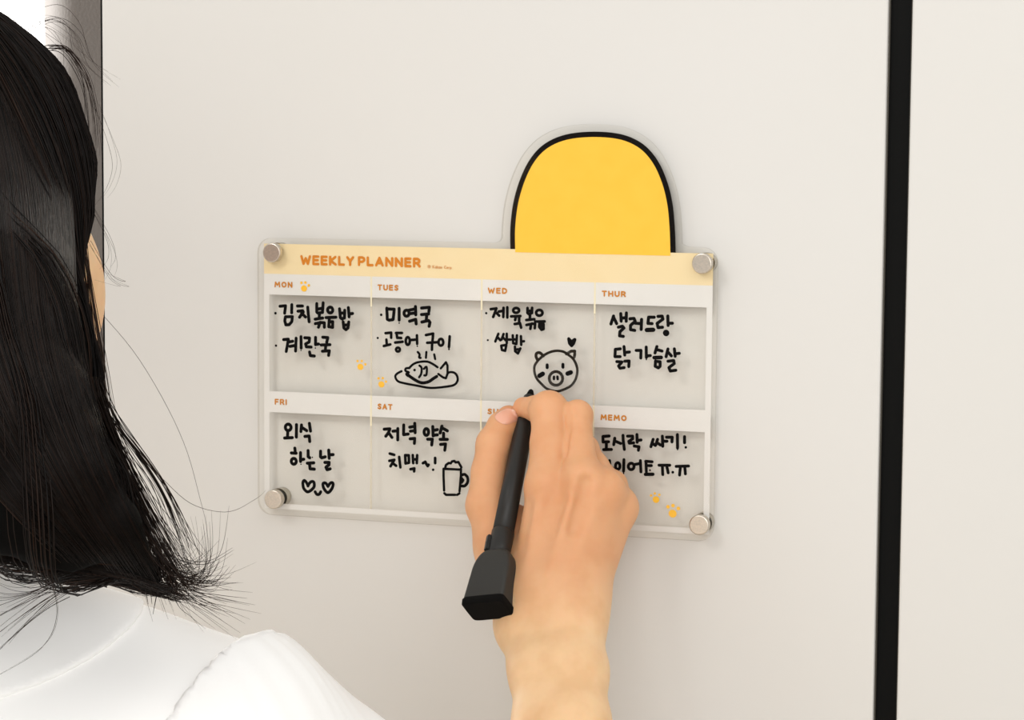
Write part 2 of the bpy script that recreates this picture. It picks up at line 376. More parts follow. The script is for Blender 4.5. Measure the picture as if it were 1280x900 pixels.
# ------------------------------------------------------------------ handwriting and doodles (marker on the front of the sheet)
def hw(name, org, items, label=None, m='ink', wd=33):
    S = []
    for it in items:
        w_ = wd
        if isinstance(it, tuple) and it[0] == 'w': w_ = it[1]; it = it[2]
        if isinstance(it, tuple) and it[0] == 'd': S.append(([(org[0]+it[1]/10, org[1]+it[2]/10)], it[3]/5)); continue
        if isinstance(it, tuple) and it[0] == 'e': it = ell(*it[1:])
        elif isinstance(it, tuple) and it[0] == 's': it = catmull(it[1], 4)
        S.append(([(org[0]+a[0]/10, org[1]+a[1]/10) for a in it], w_/10*1.22))
    o = strokes_mesh(name, S, YF-.00003, .00012, M[m], board)
    if label: o['label'] = label
    return o
A = (336, 370)
hw('handwritten_line', A, [('d', 84, 215, 17), [(140,128),(210,122),(205,165),(198,215)], [(288,108),(286,210)], [(208,262),(200,310),(213,360)], [(208,260),(295,258),(288,320),(255,358),(213,360)],
 [(358,125),(422,125)], [(365,190),(425,184),(432,200),(385,265)], [(410,215),(460,262)], [(487,140),(495,230),(505,322)],
 [(600,95),(600,200),(612,212),(672,205)], [(680,85),(672,205)], [(606,165),(678,152)], [(635,215),(630,275)], [(580,290),(675,275)], [(582,345),(640,335),(622,390)], [(640,330),(695,335),(695,390)],
 ('e',768,175,32,36), [(715,270),(840,265)], [(757,275),(750,385)], [(755,322),(800,322),(798,392),(760,385)],
 [(885,160),(895,270),(920,288),(945,270)], [(950,178),(946,275)], [(895,215),(945,210)], [(995,145),(1005,260)], [(1002,226),(1048,218)], [(930,325),(940,400),(965,420),(990,400),(1000,325)], [(935,365),(998,360)]])
hw('handwritten_line', A, [('d', 90, 620, 16), [(185,545),(245,540),(232,620),(218,693)], [(250,575),(300,565)], [(265,630),(320,620)], [(342,528),(335,688)], [(403,508),(405,650)], ('d',403,680,9),
 [(450,522),(510,525),(505,575),(460,600),(470,635),(530,638)], [(585,518),(585,608)], [(587,605),(622,600)], ('d',583,650,9), [(510,700),(520,745),(570,750)],
 [(675,515),(738,520),(725,580)], [(655,612),(765,608)], [(712,612),(708,680)], [(670,690),(758,685),(748,742)]])
B = (464, 370)
hw('handwritten_line', B, [('d', 125, 235, 17), [(195,152),(202,290),(225,302),(270,296)], [(195,162),(288,165),(275,292)], [(350,155),(350,300)], ('d',350,338,10),
 ('e',443,215,32,38), [(470,178),(545,162)], [(478,222),(550,212)], [(554,132),(558,235)], [(480,315),(558,292),(563,348)],
 [(630,150),(728,142),(722,195)], [(630,232),(720,224)], [(695,228),(690,300)], [(635,325),(718,307),(735,330),(725,378)]])
hw('handwritten_line', B, [('d', 82, 525, 15), [(180,465),(250,458),(250,522)], [(190,545),(196,610)], [(158,625),(240,605)], [(310,462),(385,462)], [(318,465),(325,522),(375,525)], [(300,582),(393,572)], ('e',335,670,24,24),
 ('e',458,562,25,48), [(495,550),(560,545)], [(572,492),(575,598)], ('d',577,628,10), [(685,488),(775,470),(770,530),(765,570)], [(700,585),(820,578)], [(762,590),(760,672)], ('e',872,578,30,42), [(982,505),(973,638)], ('d',973,666,12)], wd=29)
D = (464, 420)
hw('fish_doodle', D, [('s',[(582,200),(605,230),(600,268),(618,273)]), [(690,200),(685,272)], [(788,230),(800,288)],
 ('s',[(480,395),(530,350),(600,325),(700,320),(770,350),(830,390)]), ('w',32,('s',[(465,490),(520,530),(590,572),(650,586),(720,570),(780,530),(820,505)])) , ('s',[(480,400),(435,405),(430,435),(470,455),(440,475),(460,500)]), ('d',543,425,17),
 ('s',[(605,370),(630,400),(625,470),(600,515)]), ('s',[(660,410),(690,385),(697,430),(688,488),(665,492)]), [(870,405),(935,328),(955,370),(955,470)], [(955,470),(935,528),(900,518),(840,475)],
 ('s',[(380,440),(325,470),(302,510),(335,565),(420,592),(580,622),(700,645),(800,648),(960,630),(1040,610),(1080,560),(1075,500),(1040,460),(985,452),(960,465)])], 'black ink drawing of a fish on a steaming plate', wd=24)
E_ = (600, 370)
hw('handwritten_line', E_, [('d', 78, 215, 15), [(135,165),(205,155),(190,200),(165,262)], [(195,200),(240,245)], [(235,195),(290,185)], [(295,148),(292,262)], [(342,142),(342,268)],
 ('e',452,180,37,30), [(390,255),(505,250)], [(450,260),(440,300)], [(490,260),(490,320)], [(435,350),(500,340),(515,395)],
 [(595,150),(595,212),(615,228),(650,212),(652,148)], [(600,188),(650,183)], [(625,235),(625,288)], [(580,300),(680,290)], [(582,362),(640,350),(630,410)], [(650,345),(690,350),(685,402)],
 ('e',742,210,40,36), [(690,320),(808,318)], [(745,335),(740,385),(770,422),(795,412),(795,352),(750,350)], [(745,385),(795,370)]], wd=29)
hw('handwritten_line', E_, [('d', 98, 552, 13), [(230,472),(192,568)], [(215,510),(255,553)], [(295,475),(270,545)], [(285,515),(320,553)], [(335,472),(335,590)], [(337,545),(385,545)], [(265,622),(275,675),(315,685),(330,612),(268,620)],
 [(410,492),(415,590),(455,600),(462,492)], [(415,545),(460,540)], [(512,502),(516,610)], [(517,570),(550,565)], [(437,632),(440,690),(475,718),(505,655)], [(440,670),(500,665)]], wd=27)
Fg = (640, 415)
hw('pig_doodle', Fg, [('w',26,('s',[(330,350),(400,290),(480,250),(560,235),(640,245),(690,275),(760,330),(800,400),(818,480),(800,580),(750,660),(680,705),(600,735),(540,740),(440,710),(370,650),(310,580),(282,500),(285,420),(330,350)])),
 ('w',30,('s',[(320,350),(300,300),(310,265),(350,260),(392,300)])), ('w',30,[(680,275),(740,240),(785,238),(785,280),(778,315)]), ('w',30,('e',550,580,84,86))], 'dark ink drawing of a round pig face', m='ink2')
hw('pig_doodle', Fg, [('w',32,[(440,412),(440,445)]), ('w',32,[(637,405),(637,440)]), ('w',46,[(342,548),(386,522)]), ('w',46,[(695,520),(735,505)]), ('w',26,[(525,560),(525,588)]), ('w',26,[(568,558),(571,588)])], 'black eyes, cheeks and nostrils of the pig drawing')
hw('heart_doodle', Fg, [('w',34,[(710,85),(720,140),(745,170),(770,140),(785,95)]), ('w',34,[(712,90),(745,125),(783,95)]), ('w',28,[(725,110),(745,160)]), ('w',28,[(768,110),(745,160)])], 'small filled black heart above the pig drawing')
H_ = (744, 380)
hw('handwritten_line', H_, [[(230,150),(197,250)], [(228,160),(268,245)], [(320,120),(325,215)], [(390,112),(388,215)], [(325,178),(390,170)], [(290,290),(340,277),(360,300),(310,345),(305,398),(352,405)],
 [(435,185),(485,180),(500,215),(442,268),(442,320),(495,330)], [(500,240),(570,245)], [(580,192),(575,318)], [(668,165),(738,165)], [(668,165),(660,242),(712,245)], ('w',44,[(645,325),(725,322)]),
 [(785,155),(838,152),(846,190),(775,242),(787,295),(842,290)], [(908,150),(912,268)], [(915,240),(965,240)], ('d',887,362,40)], wd=32)
hw('handwritten_line', H_, [[(315,560),(252,567),(247,658),(312,658)], [(360,532),(370,638)], [(370,605),(428,600)], [(270,720),(335,725),(292,775),(310,802),(362,795)], [(370,715),(424,712),(420,782)],
 [(512,580),(573,580),(570,675)], [(638,538),(640,668)], [(645,650),(690,645)], ('d',640,694,9), [(772,532),(748,612)], [(777,572),(836,588)], ('w',38,[(738,670),(825,668)]), [(755,712),(750,778),(790,798),(812,778),(812,722),(757,716)],
 [(910,562),(887,658)], [(907,597),(953,648)], [(990,560),(1000,653)], [(1000,622),(1052,616)], [(910,715),(982,707),(988,745),(922,795),(940,838),(1008,828)]], wd=31)
I_ = (336, 520)
hw('handwritten_line', I_, [('e',243,142,36,40), [(238,190),(235,265)], [(198,275),(295,270)], [(347,108),(345,263)], [(410,112),(402,193)], [(422,148),(475,183)], [(508,92),(522,188)], [(452,255),(505,250),(513,318)]], wd=34)
hw('handwritten_line', I_, [[(326,402),(332,463)], [(282,462),(343,465)], ('e',313,566,31,36), [(397,458),(398,568)], [(405,545),(438,540)], ('d',403,602,9), [(492,432),(493,508),(512,522)], ('d',545,517,9), [(482,590),(563,585)], [(510,600),(517,660),(570,664)],
 [(648,440),(647,508),(662,522),(706,510)], [(750,427),(756,528)], [(762,485),(805,482)], [(702,580),(755,580),(753,610),(716,640),(730,670),(768,660)]], wd=34)
J_ = (336, 560)
hw('heart_doodle', J_, [('s',[(490,470),(470,430),(445,405),(427,430),(432,490),(455,528),(490,548),(538,520),(568,480),(565,430),(540,418),(510,438),(490,475)]), ('s',[(740,480),(715,442),(687,437),(677,460),(692,510),(740,558),(788,510),(806,452),(790,432),(765,444),(740,480)]), ('s',[(580,547),(600,578),(630,578),(650,547)])], 'two heart outlines with a small smile between them', wd=32)
K_ = (464, 520)
hw('handwritten_line', K_, [[(162,165),(235,160),(215,210),(182,253)], [(217,207),(260,268)], [(272,190),(325,185)], [(333,157),(332,298)], [(407,112),(405,233),(463,225)], [(482,140),(540,130)], [(490,190),(550,182)], [(545,92),(550,208)], [(487,285),(545,280),(540,342)],
 ('e',690,200,28,42), [(770,132),(775,248)], [(777,180),(828,170)], [(777,240),(828,235)], [(707,290),(765,290),(757,362)], [(885,127),(862,213)], [(890,150),(953,185)], [(905,215),(905,278)], [(862,292),(953,292)], [(867,355),(930,350),(920,427)]], wd=33)
hw('handwritten_line', K_, [[(232,470),(288,485)], [(227,560),(290,548),(270,580),(242,628)], [(270,590),(312,622)], [(350,512),(365,642)], [(425,490),(430,593),(473,583),(470,492),(427,490)], [(520,490),(526,588)], [(575,490),(570,588)], [(525,545),(570,540)], [(492,665),(540,655),(537,692)],
 [(647,590),(677,572),(695,610),(718,610),(706,625)], [(800,525),(800,588)], ('d',775,672,17)], wd=30)
L_ = (480, 550)
hw('beer_mug_doodle', L_, [[(765,350),(775,312),(810,287),(835,292),(850,268),(880,262),(895,280),(930,275),(950,310),(968,340)], [(745,360),(960,370)], [(745,360),(745,450),(752,630)], [(962,360),(962,450),(945,640)], [(755,665),(777,685),(890,685)], [(915,685),(943,667)],
 ('w',30,('s',[(970,440),(1010,430),(1045,470),(1045,530),(1010,573),(965,573)])), ('w',34,[(970,482),(986,502),(970,528)])], 'black ink drawing of a foaming beer mug', wd=26)
N_ = (740, 530)
hw('handwritten_line', N_, [[(215,150),(137,155),(138,225),(208,222)], [(180,230),(180,308)], [(145,320),(243,318)], [(285,177),(272,258)], [(297,217),(358,243)], [(388,142),(390,200),(405,318)], [(445,152),(508,152),(508,185),(460,217),(467,240),(522,235)], [(562,132),(565,228)], [(572,205),(613,200)], [(527,275),(588,285),(580,328)],
 [(765,192),(737,283)], [(750,237),(793,268)], [(820,192),(797,263)], [(812,232),(858,263)], [(880,152),(885,278)], [(887,215),(938,215)], [(932,165),(1003,165),(1000,223)], [(1068,132),(1070,298)], ('d',1070,318,10), [(1157,158),(1158,233)], ('d',1173,292,16)], wd=31)
hw('handwritten_line', N_, [[(150,470),(112,470),(107,570),(150,570)], ('d',175,470,12), [(220,457),(225,573)], [(230,555),(260,550)], ('e',322,525,28,42), [(400,445),(395,590)], ('d',395,618,10), ('e',490,530,36,40), [(537,505),(590,495)], [(605,457),(612,598)],
 [(672,465),(752,472)], [(675,465),(680,600)], [(682,520),(743,520)], ('w',34,[(668,630),(762,628)]), ('d',725,578,12), [(837,515),(973,515)], [(880,530),(885,632)], [(935,525),(953,610)], ('d',1010,603,17), [(1052,530),(1208,525)], [(1105,540),(1095,638)], [(1160,537),(1168,623)]], wd=30)

# ------------------------------------------------------------------ marker pen
tip = P(664, 487.5, YF-.0008); pend = P(609.5, 764, -.107)
ax = pend-tip; PL = np.linalg.norm(ax); ax /= PL
sv = RX*math.cos(math.radians(7))+UY*math.sin(math.radians(7)); sv = sv-ax*(sv@ax); sv /= np.linalg.norm(sv); nv = np.cross(ax, sv)
if nv @ Fw > 0: nv = -nv
rl = math.radians(20); sv, nv = sv*math.cos(rl)+nv*math.sin(rl), nv*math.cos(rl)-sv*math.sin(rl)                             # nv points to the viewer's side
pen = thing('marker_pen', tuple(tip), 'black dry-erase marker with a square eraser head, held in the writing hand', 'marker pen')
def loft(name, secs, m, smooth=True, n=28, exps=2.0):
    """secs: (distance along the pen, half width, half thickness, exponent)"""
    V = []; Fc = []
    for s in secs:
        d, a, b, e = s[:4]
        for k in range(n):
            t = 2*math.pi*k/n; c_, s_ = math.cos(t), math.sin(t)
            V.append(tip+ax*d+sv*a*math.copysign(abs(c_)**(2/e), c_)+nv*b*math.copysign(abs(s_)**(2/e), s_))
    for i in range(len(secs)-1):
        for k in range(n): Fc.append([i*n+k, i*n+(k+1) % n, (i+1)*n+(k+1) % n, (i+1)*n+k])
    Fc.append(list(range(n))); Fc.append([(len(secs)-1)*n+k for k in range(n)])
    bm = bmesh.new(); vs = [bm.verts.new(a) for a in V]
    for f in Fc: bm.faces.new([vs[i] for i in f])
    o = from_bm(name, bm, m, pen)
    for p in o.data.polygons: p.use_smooth = smooth and len(p.vertices) == 4
    return o
q = lambda d, r: (d, r, r, 2)
loft('nib', [q(0, .0009), q(.0006, .0014), q(.0045, .0026), q(.006, .0026)], M['felt'])
loft('nib_holder', [q(.0050, .0030), q(.0055, .0036), q(.013, .0042), q(.0135, .0048)], M['pen'])
cut = PL*.66
loft('barrel', [q(.013, .0046), q(.0145, .0050), q(.030, .0054), (PL*.40, .0058, .0058, 2), (cut, .0061, .0061, 2)], M['pen'])
hd = PL*.765
loft('cap', [q(cut-.0008, .0060), q(cut, .0065), q(hd-.006, .0064), q(hd+.004, .0062)], M['pen'])
# clip along the cap
V = []; cl0, cl1 = cut+.004, hd-.002
bm = bmesh.new()
for d0, d1, hgt in ((cl0, cl1, .0022),):
    base = tip-sv*.0052+nv*.0034; on = (nv*.75-sv*.66); sd = np.cross(ax, on)
    vs = [bm.verts.new(base+ax*d+on*h+sd*s) for d in (d0, (d0+d1)/2, d1) for h in (-.002, hgt) for s in (-.0017, .0017)]
    for i in (0, 4):
        a = vs[i:i+8]
        for f in ((0, 1, 5, 4), (2, 3, 7, 6), (0, 2, 6, 4), (1, 3, 7, 5)): bm.faces.new([a[j] for j in f])
    bm.faces.new([vs[0], vs[1], vs[3], vs[2]]); bm.faces.new([vs[8], vs[9], vs[11], vs[10]])
bmesh.ops.bevel(bm, geom=bm.edges[:], offset=.0004, segments=2, affect='EDGES')
from_bm('clip', bm, M['pen'], pen)
# eraser head
HL = PL-.0045
sec = []
for k in range(9):
    t = k/8; u = math.sin(t*math.pi/2)
    sec.append((hd-.002+.016*(1-math.cos(t*math.pi/2)), .0054+.0063*u, .0050+.0030*u, 2.6+5*t))
sec.append((HL-.0006, .0123, .0086, 12)); sec.append((HL, .0118, .0081, 12))
loft('eraser_holder', sec, M['pen2'], n=64)
loft('eraser_pad', [(HL-.0005, .0124, .0087, 9), (HL+.0006, .0131, .0093, 9), (PL-.001, .0129, .0091, 9), (PL, .0121, .0084, 8)], M['felt'], n=64)

# ------------------------------------------------------------------ implicit surfaces for the figure
def seg(p, a, b, ra, rb):
    a = np.asarray(a, float); b = np.asarray(b, float); ba = b-a
    t = np.clip(((p-a)@ba)/max(ba@ba, 1e-12), 0, 1)
    return np.linalg.norm(p-a-t[:, None]*ba, axis=1)-(ra+(rb-ra)*t)
def elp(p, c, r, Rm=None):
    q = p-np.asarray(c, float)
    if Rm is not None: q = q@Rm                      # columns of Rm are the local axes
    r = np.asarray(r, float); k0 = np.linalg.norm(q/r, axis=1); k1 = np.linalg.norm(q/(r*r), axis=1)
    return k0*(k0-1)/np.maximum(k1, 1e-9)
def smin(a, b, k):
    h = np.clip(.5+.5*(b-a)/k, 0, 1); return b+(a-b)*h-k*h*(1-h)
def smax(a, b, k): return -smin(-a, -b, k)
def chain(p, pts, k=.002):
    d = None
    for (a, ra), (b, rb) in zip(pts[:-1], pts[1:]):
        s = seg(p, a, b, ra, rb); d = s if d is None else smin(d, s, k)
    return d
def mesh_sdf(f, lo, hi, h, lip=1.0):
    lo = np.asarray(lo, float); hi = np.asarray(hi, float); B = 8; bs = B*h
    nb = np.ceil((hi-lo)/bs).astype(int)
    bi = np.stack(np.meshgrid(*[np.arange(n) for n in nb], indexing='ij'), -1).reshape(-1, 3)
    d = f(lo+(bi+.5)*bs); bi = bi[np.abs(d) < bs*.9*lip+h]
    g = np.stack(np.meshgrid(*[np.arange(B+1)]*3, indexing='ij'), -1).reshape(-1, 3)
    K = []; Vv = []; E_ = []; big = 1 << 20
    key = lambda c: (c[:, 0]*big+c[:, 1])*big+c[:, 2]
    for s in range(0, len(bi), 300):
        b = bi[s:s+300]; idx = (b[:, None]*B+g[None]).reshape(-1, 3)
        v = f(lo+idx*h).reshape(len(b), B+1, B+1, B+1)
        c8 = [v[:, i:B+i, j:B+j, k:B+k] for i in (0, 1) for j in (0, 1) for k in (0, 1)]
        st = np.stack(c8, -1); neg = st < 0; act = neg.any(-1) & ~neg.all(-1)
        w = np.argwhere(act); sv_ = st[act]; base = b[w[:, 0]]*B+w[:, 1:]
        acc = np.zeros((len(w), 3)); cnt = np.zeros(len(w)); off = np.array([(i, j, k) for i in (0, 1) for j in (0, 1) for k in (0, 1)], float)
        for x in range(8):
            for ax_ in (1, 2, 4):
                if x & ax_: continue
                y = x | ax_; A_, B_ = sv_[:, x], sv_[:, y]; m_ = (A_ < 0) != (B_ < 0)
                t = A_[m_]/(A_[m_]-B_[m_]); acc[m_] += off[x]+(off[y]-off[x])*t[:, None]; cnt[m_] += 1
        K.append(key(base)); Vv.append(lo+(base+acc/cnt[:, None])*h)
        for ax_, d_ in ((0, (1, 0, 0)), (1, (0, 1, 0)), (2, (0, 0, 1))):
            A_ = v[:, :B, :B, :B]; B_ = v[:, d_[0]:B+d_[0], d_[1]:B+d_[1], d_[2]:B+d_[2]]
            w2 = np.argwhere((A_ < 0) != (B_ < 0)); inside = A_[tuple(w2.T)] < 0
            E_.append((ax_, b[w2[:, 0]]*B+w2[:, 1:], inside))
    K = np.concatenate(K); V = np.concatenate(Vv); o = np.argsort(K); K = K[o]; V = V[o]
    Q = []
    for ax_, c, ins in E_:
        u, w_ = [(1, 2), (2, 0), (0, 1)][ax_]; eu = np.eye(3, dtype=int)[u]; ew = np.eye(3, dtype=int)[w_]
        cs = [c-eu-ew, c-ew, c, c-eu]; ids = []; ok = np.ones(len(c), bool)
        for q_ in cs:
            kk = key(q_); j = np.clip(np.searchsorted(K, kk), 0, len(K)-1); ok &= K[j] == kk; ids.append(j)
        q4 = np.stack(ids, 1); q4[~ins] = q4[~ins][:, ::-1]; Q.append(q4[ok])
    Q = np.concatenate(Q)
    for _ in range(2):                               # pull the vertices onto the surface
        d0, n0 = grad(f, V, h*.5); V = V-n0*np.clip(d0, -h*.5, h*.5)[:, None]
    return V, Q
def grad(f, p, e):
    d = f(p); n = np.stack([f(p+np.eye(3)[i]*e)-f(p-np.eye(3)[i]*e) for i in range(3)], 1)
    return d, n/np.maximum(np.linalg.norm(n, axis=1), 1e-9)[:, None]

# ------------------------------------------------------------------ joints
mm = .001
wr = P(694, 782, -.088)
idx = [(P(684, 606, -.060), .0118), (P(687, 555, -.046), .0106), (P(686, 513, -.0355), .0100), (P(671, 511, -.0265), .0072), (P(654, 509, -.0205), .0059)]
mid = [(P(729, 602, -.062), .0115), (P(723, 560, -.047), .0086), (P(722, 519, -.034), .0082), (P(702, 530, -.018), .0074), (P(684, 546, -.0105), .0066)]
rng_ = [(P(756, 613, -.054), .0110), (P(742, 585, -.037), .0086), (P(731, 561, -.024), .0076), (P(722, 575, -.0125), .0070), (P(712, 592, -.0105), .0064)]
lit = [(P(774, 633, -.041), .0098), (P(766, 606, -.026), .0078), (P(751, 592, -.0155), .0070), (P(742, 602, -.0100), .0062), (P(733, 617, -.0095), .0056)]
thb = [(P(645, 722, -.064), .0160), (P(609, 632, -.046), .0120), (P(611, 590, -.039), .0098), (P(617, 555, -.032), .0098), (P(628, 533, -.024), .0085), (P(636, 522, -.019), .0072)]
elbow = np.array([.262, -.235, 1.06]); shoulder = np.array([.177, -.448, 1.272])
def toward(a, b, t): return a+(b-a)*t
def fore_sdf(p):
    fore = None
    fd = (elbow-wr); fd /= np.linalg.norm(fd)
    lat = np.cross(fd, np.array([0, 1, 0])); lat /= np.linalg.norm(lat)
    for s_ in (-1, 1):
        c = [(P(694+s_*26, 752, -.080), .0150), (P(688+s_*31, 782, -.088)+0*lat, .0152), (P(698+s_*23, 840, -.108), .0156), (P(702+s_*21, 905, -.128), .0158), (toward(wr, elbow, .62)+lat*s_*.013, .0270), (elbow+lat*s_*.010, .029)]
        q_ = chain(p, c, .01); fore = q_ if fore is None else smin(fore, q_, .016)
    return fore
def hand_sdf(p):
    W_ = [(toward(wr, P(*a), .0), r) for a, r in ()]
    palm = None
    bases = [P(668, 742, -.078), P(690, 742, -.083), P(710, 743, -.082), P(726, 748, -.074)]
    for (j, r), b, rb in zip((idx[0], mid[0], rng_[0], lit[0]), bases, (.0145, .0150, .0145, .0125)):
        s = seg(p, toward(j, b, .04)+np.array([0, .0025, 0]), b, r*.98, rb); palm = s if palm is None else smin(palm, s, .011)
    palm = smin(palm, seg(p, P(745, 660, -.040), P(715, 735, -.064), .013, .016), .012)     # heel on the palm side
    palm = smin(palm, seg(p, P(690, 650, -.042), P(690, 735, -.066), .011, .015), .012)
    # wrist and forearm, flattened
    fore = fore_sdf(p)
    d = smin(palm, fore, .016)
    t = chain(p, thb, .003)
    t = smin(t, seg(p, P(627, 690, -.054), P(661, 785, -.084), .0135, .0150), .012)       # thenar mound
    d0 = d
    web = seg(p, P(622, 640, -.038), P(668, 660, -.040), .008, .010); d = smin(d0, web, .010)
    fs = []
    for c in (idx, mid, rng_, lit): fs.append(chain(p, c, .0035))
    f = fs[0]
    for g_ in fs[1:]: f = smin(f, g_, .0012)
    d = smin(d, f, .0065)
    kt = .0009+.0075*np.clip(1-(p[:, 2]-P(609, 632, -.04)[2])/.020, 0, 1); d = smin(d, t, kt)
    d = smax(d, -seg(p, P(710, 518, -.045), P(708.5, 570, -.0575), .0012, .0009), .003)
    # knuckles, tendons, hollows
    for (j, r), amp in ((idx[0], .0030), (mid[0], .0030), (rng_[0], .0026), (lit[0], .0028)):
        d = smin(d, elp(p, j+np.array([0, -.0035, 0]), (.0088, .0085, .0105)), .006)
    vt = [(idx[0][0], bases[0]), (mid[0][0], bases[1]), (rng_[0][0], bases[2]), (lit[0][0], bases[3])]
    for (a, b), r0 in zip(vt, (.0016, .0018, .0018, .0015)):
        up = np.array([0, -.0112, 0]); e1 = toward(a, b, .12)+up; e2 = toward(a, b, .80)+up*1.18
        d = smin(d, seg(p, e1, e2, r0, r0*.8), .006)
    for (a, b), (c, e) in zip(vt[:2], vt[1:3]):          # valleys between the knuckles
        q1 = (a+c)/2+np.array([0, -.0150, 0]); q2 = toward(q1, (b+e)/2+np.array([0, -.018, 0]), .35)
        d = smax(d, -seg(p, q1+np.array([0, 0, .004]), q2, .0022, .0010), .008)
    # creases across the thumb joint and the index finger
    for py_, dy in ((547, 0), (552, 1), (557, 2)):
        d = d+.00022*np.exp(-((p[:, 2]-P(612, py_, -.04)[2])/.0009)**2)*np.exp(-((p-P(612, 552, -.040))**2).sum(1)/.012**2)
    d = smin(d, elp(p, idx[2][0]+np.array([0, -.001, .0005]), (.0104, .0105, .0100)), .004)
    return d
t_ip, t_tip = thb[3][0], thb[5][0]

# head frame
hc = np.array([.031, -.455, 1.497]); hy = math.radians(7); hp = math.radians(-6)
hf = np.array([math.sin(hy)*math.cos(hp), math.cos(hy)*math.cos(hp), math.sin(hp)]); hr = np.array([math.cos(hy), -math.sin(hy), 0]); hu = np.cross(hr, hf)
HR = np.stack([hr, hf, hu], 1)
def HL_(x, y, z): return hc+hr*x+hf*y+hu*z
neck0 = np.array([.012, -.500, 1.345]); tx = np.array([math.cos(math.radians(10)), -math.sin(math.radians(10)), 0]); ty = np.array([math.sin(math.radians(10)), math.cos(math.radians(10)), 0])
def T_(x, y, z): return np.array([.012, -.495, 0])+tx*x+ty*y+np.array([0, 0, z])
lsh = T_(-.175, .0, 1.285)
def head_sdf(p):
    d = elp(p, HL_(0, -.014, .010), (.073, .088, .080), HR)
    d = smin(d, elp(p, HL_(0, .030, -.030), (.060, .058, .078), HR), .02)
    for s in (-1, 1):
        d = smin(d, elp(p, HL_(s*.043, .047, -.030), (.030, .034, .042), HR), .018)   # cheeks
        d = smin(d, seg(p, HL_(s*.055, -.005, -.065), HL_(s*.018, .062, -.098), .014, .013), .016)  # jaw
        d = smax(d, -elp(p, HL_(s*.031, .094, .003), (.017, .012, .010), HR), .008)   # eye sockets
        d = smin(d, elp(p, HL_(s*.031, .076, .003), (.0125, .0125, .0115), HR), .002)  # eyeballs under lids
        d = smin(d, seg(p, HL_(s*.016, .090, .019), HL_(s*.046, .078, .019), .004, .004), .008)
        e = elp(p, HL_(s*.077, -.005, -.008), (.009, .020, .032), HR); e = smax(e, -elp(p, HL_(s*.088, .0, -.006), (.008, .011, .019), HR), .004); d = smin(d, e, .005)
    d = smin(d, seg(p, HL_(0, .086, .012), HL_(0, .106, -.030), .006, .0095), .008)
    for s in (-1, 1): d = smin(d, elp(p, HL_(s*.011, .098, -.034), (.007, .008, .006), HR), .004)
    d = smin(d, elp(p, HL_(0, .086, -.058), (.024, .012, .0065), HR), .005)
    d = smin(d, elp(p, HL_(0, .085, -.070), (.020, .011, .007), HR), .004)
    d = smax(d, -elp(p, HL_(0, .102, -.0635), (.026, .008, .0012), HR), .002)
    d = smin(d, elp(p, HL_(0, .075, -.098), (.022, .018, .017), HR), .014)
    d = smin(d, seg(p, HL_(0, -.02, -.06), neck0, .052, .056), .022)
    return d
def torso_sdf(p, g=0.0):
    TR = np.stack([tx, ty, [0, 0, 1]], 1)
    d = elp(p, T_(0, .005, 1.17), (.155+g, .100+g, .185+g), TR)
    d = smin(d, elp(p, T_(0, .01, 1.02), (.130+g, .095+g, .16+g), TR), .06)
    d = smin(d, elp(p, T_(0, .01, .86), (.165+g, .115+g, .13+g), TR), .06)
    for s, sh in ((-1, lsh), (1, shoulder)):
        d = smin(d, seg(p, neck0+np.array([0, 0, -.014]), sh, .052+g, .041+g), .035)
        d = smin(d, seg(p, T_(s*.075, -.03, 1.22), sh+np.array([0, 0, -.03]), .075+g, .05+g), .05)
    return d
lel = T_(-.235, -.01, 1.02); lwr = T_(-.225, .06, .80)
def body_sdf(p):
    d = smin(head_sdf(p), torso_sdf(p), .03)
    d = smin(d, chain(p, [(shoulder, .036), (toward(shoulder, elbow, .5), .038), (elbow, .034)], .02), .015)
    d = smin(d, smax(fore_sdf(p), (p-toward(elbow, wr, .475))@((wr-elbow)/np.linalg.norm(wr-elbow)), .0005), .004)
    d = smin(d, chain(p, [(lsh, .046), (lel, .034), (lwr, .022)], .02), .03)
    # relaxed left hand
    hd_ = np.array([0, .25, -1.]); hd_ /= np.linalg.norm(hd_)
    d = smin(d, elp(p, lwr+hd_*.055, (.020, .040, .048)), .015)
    for k in range(4):
        a = lwr+hd_*.09+ty*(-.027+.018*k); d = smin(d, chain(p, [(a, .009), (a+hd_*.035+tx*.006, .008), (a+hd_*.062+tx*.020, .007)], .003), .003)
    d = smin(d, chain(p, [(lwr+hd_*.02+ty*.02, .012), (lwr+hd_*.06+ty*.045+tx*.01, .010), (lwr+hd_*.088+ty*.05+tx*.018, .008)], .003), .006)
    for s in (-1, 1):
        d = smin(d, chain(p, [(T_(s*.085, 0, .84), .085), (T_(s*.088, .0, .46), .055), (T_(s*.088, -.01, .09), .036)], .03), .02)
        d = smin(d, seg(p, T_(s*.088, -.02, .045), T_(s*.10, .12, .028), .036, .024), .02)
    return d

person = thing('person', (.05, -.48, 0), 'woman seen from behind with long black hair and white blouse, writing with a marker', 'person')
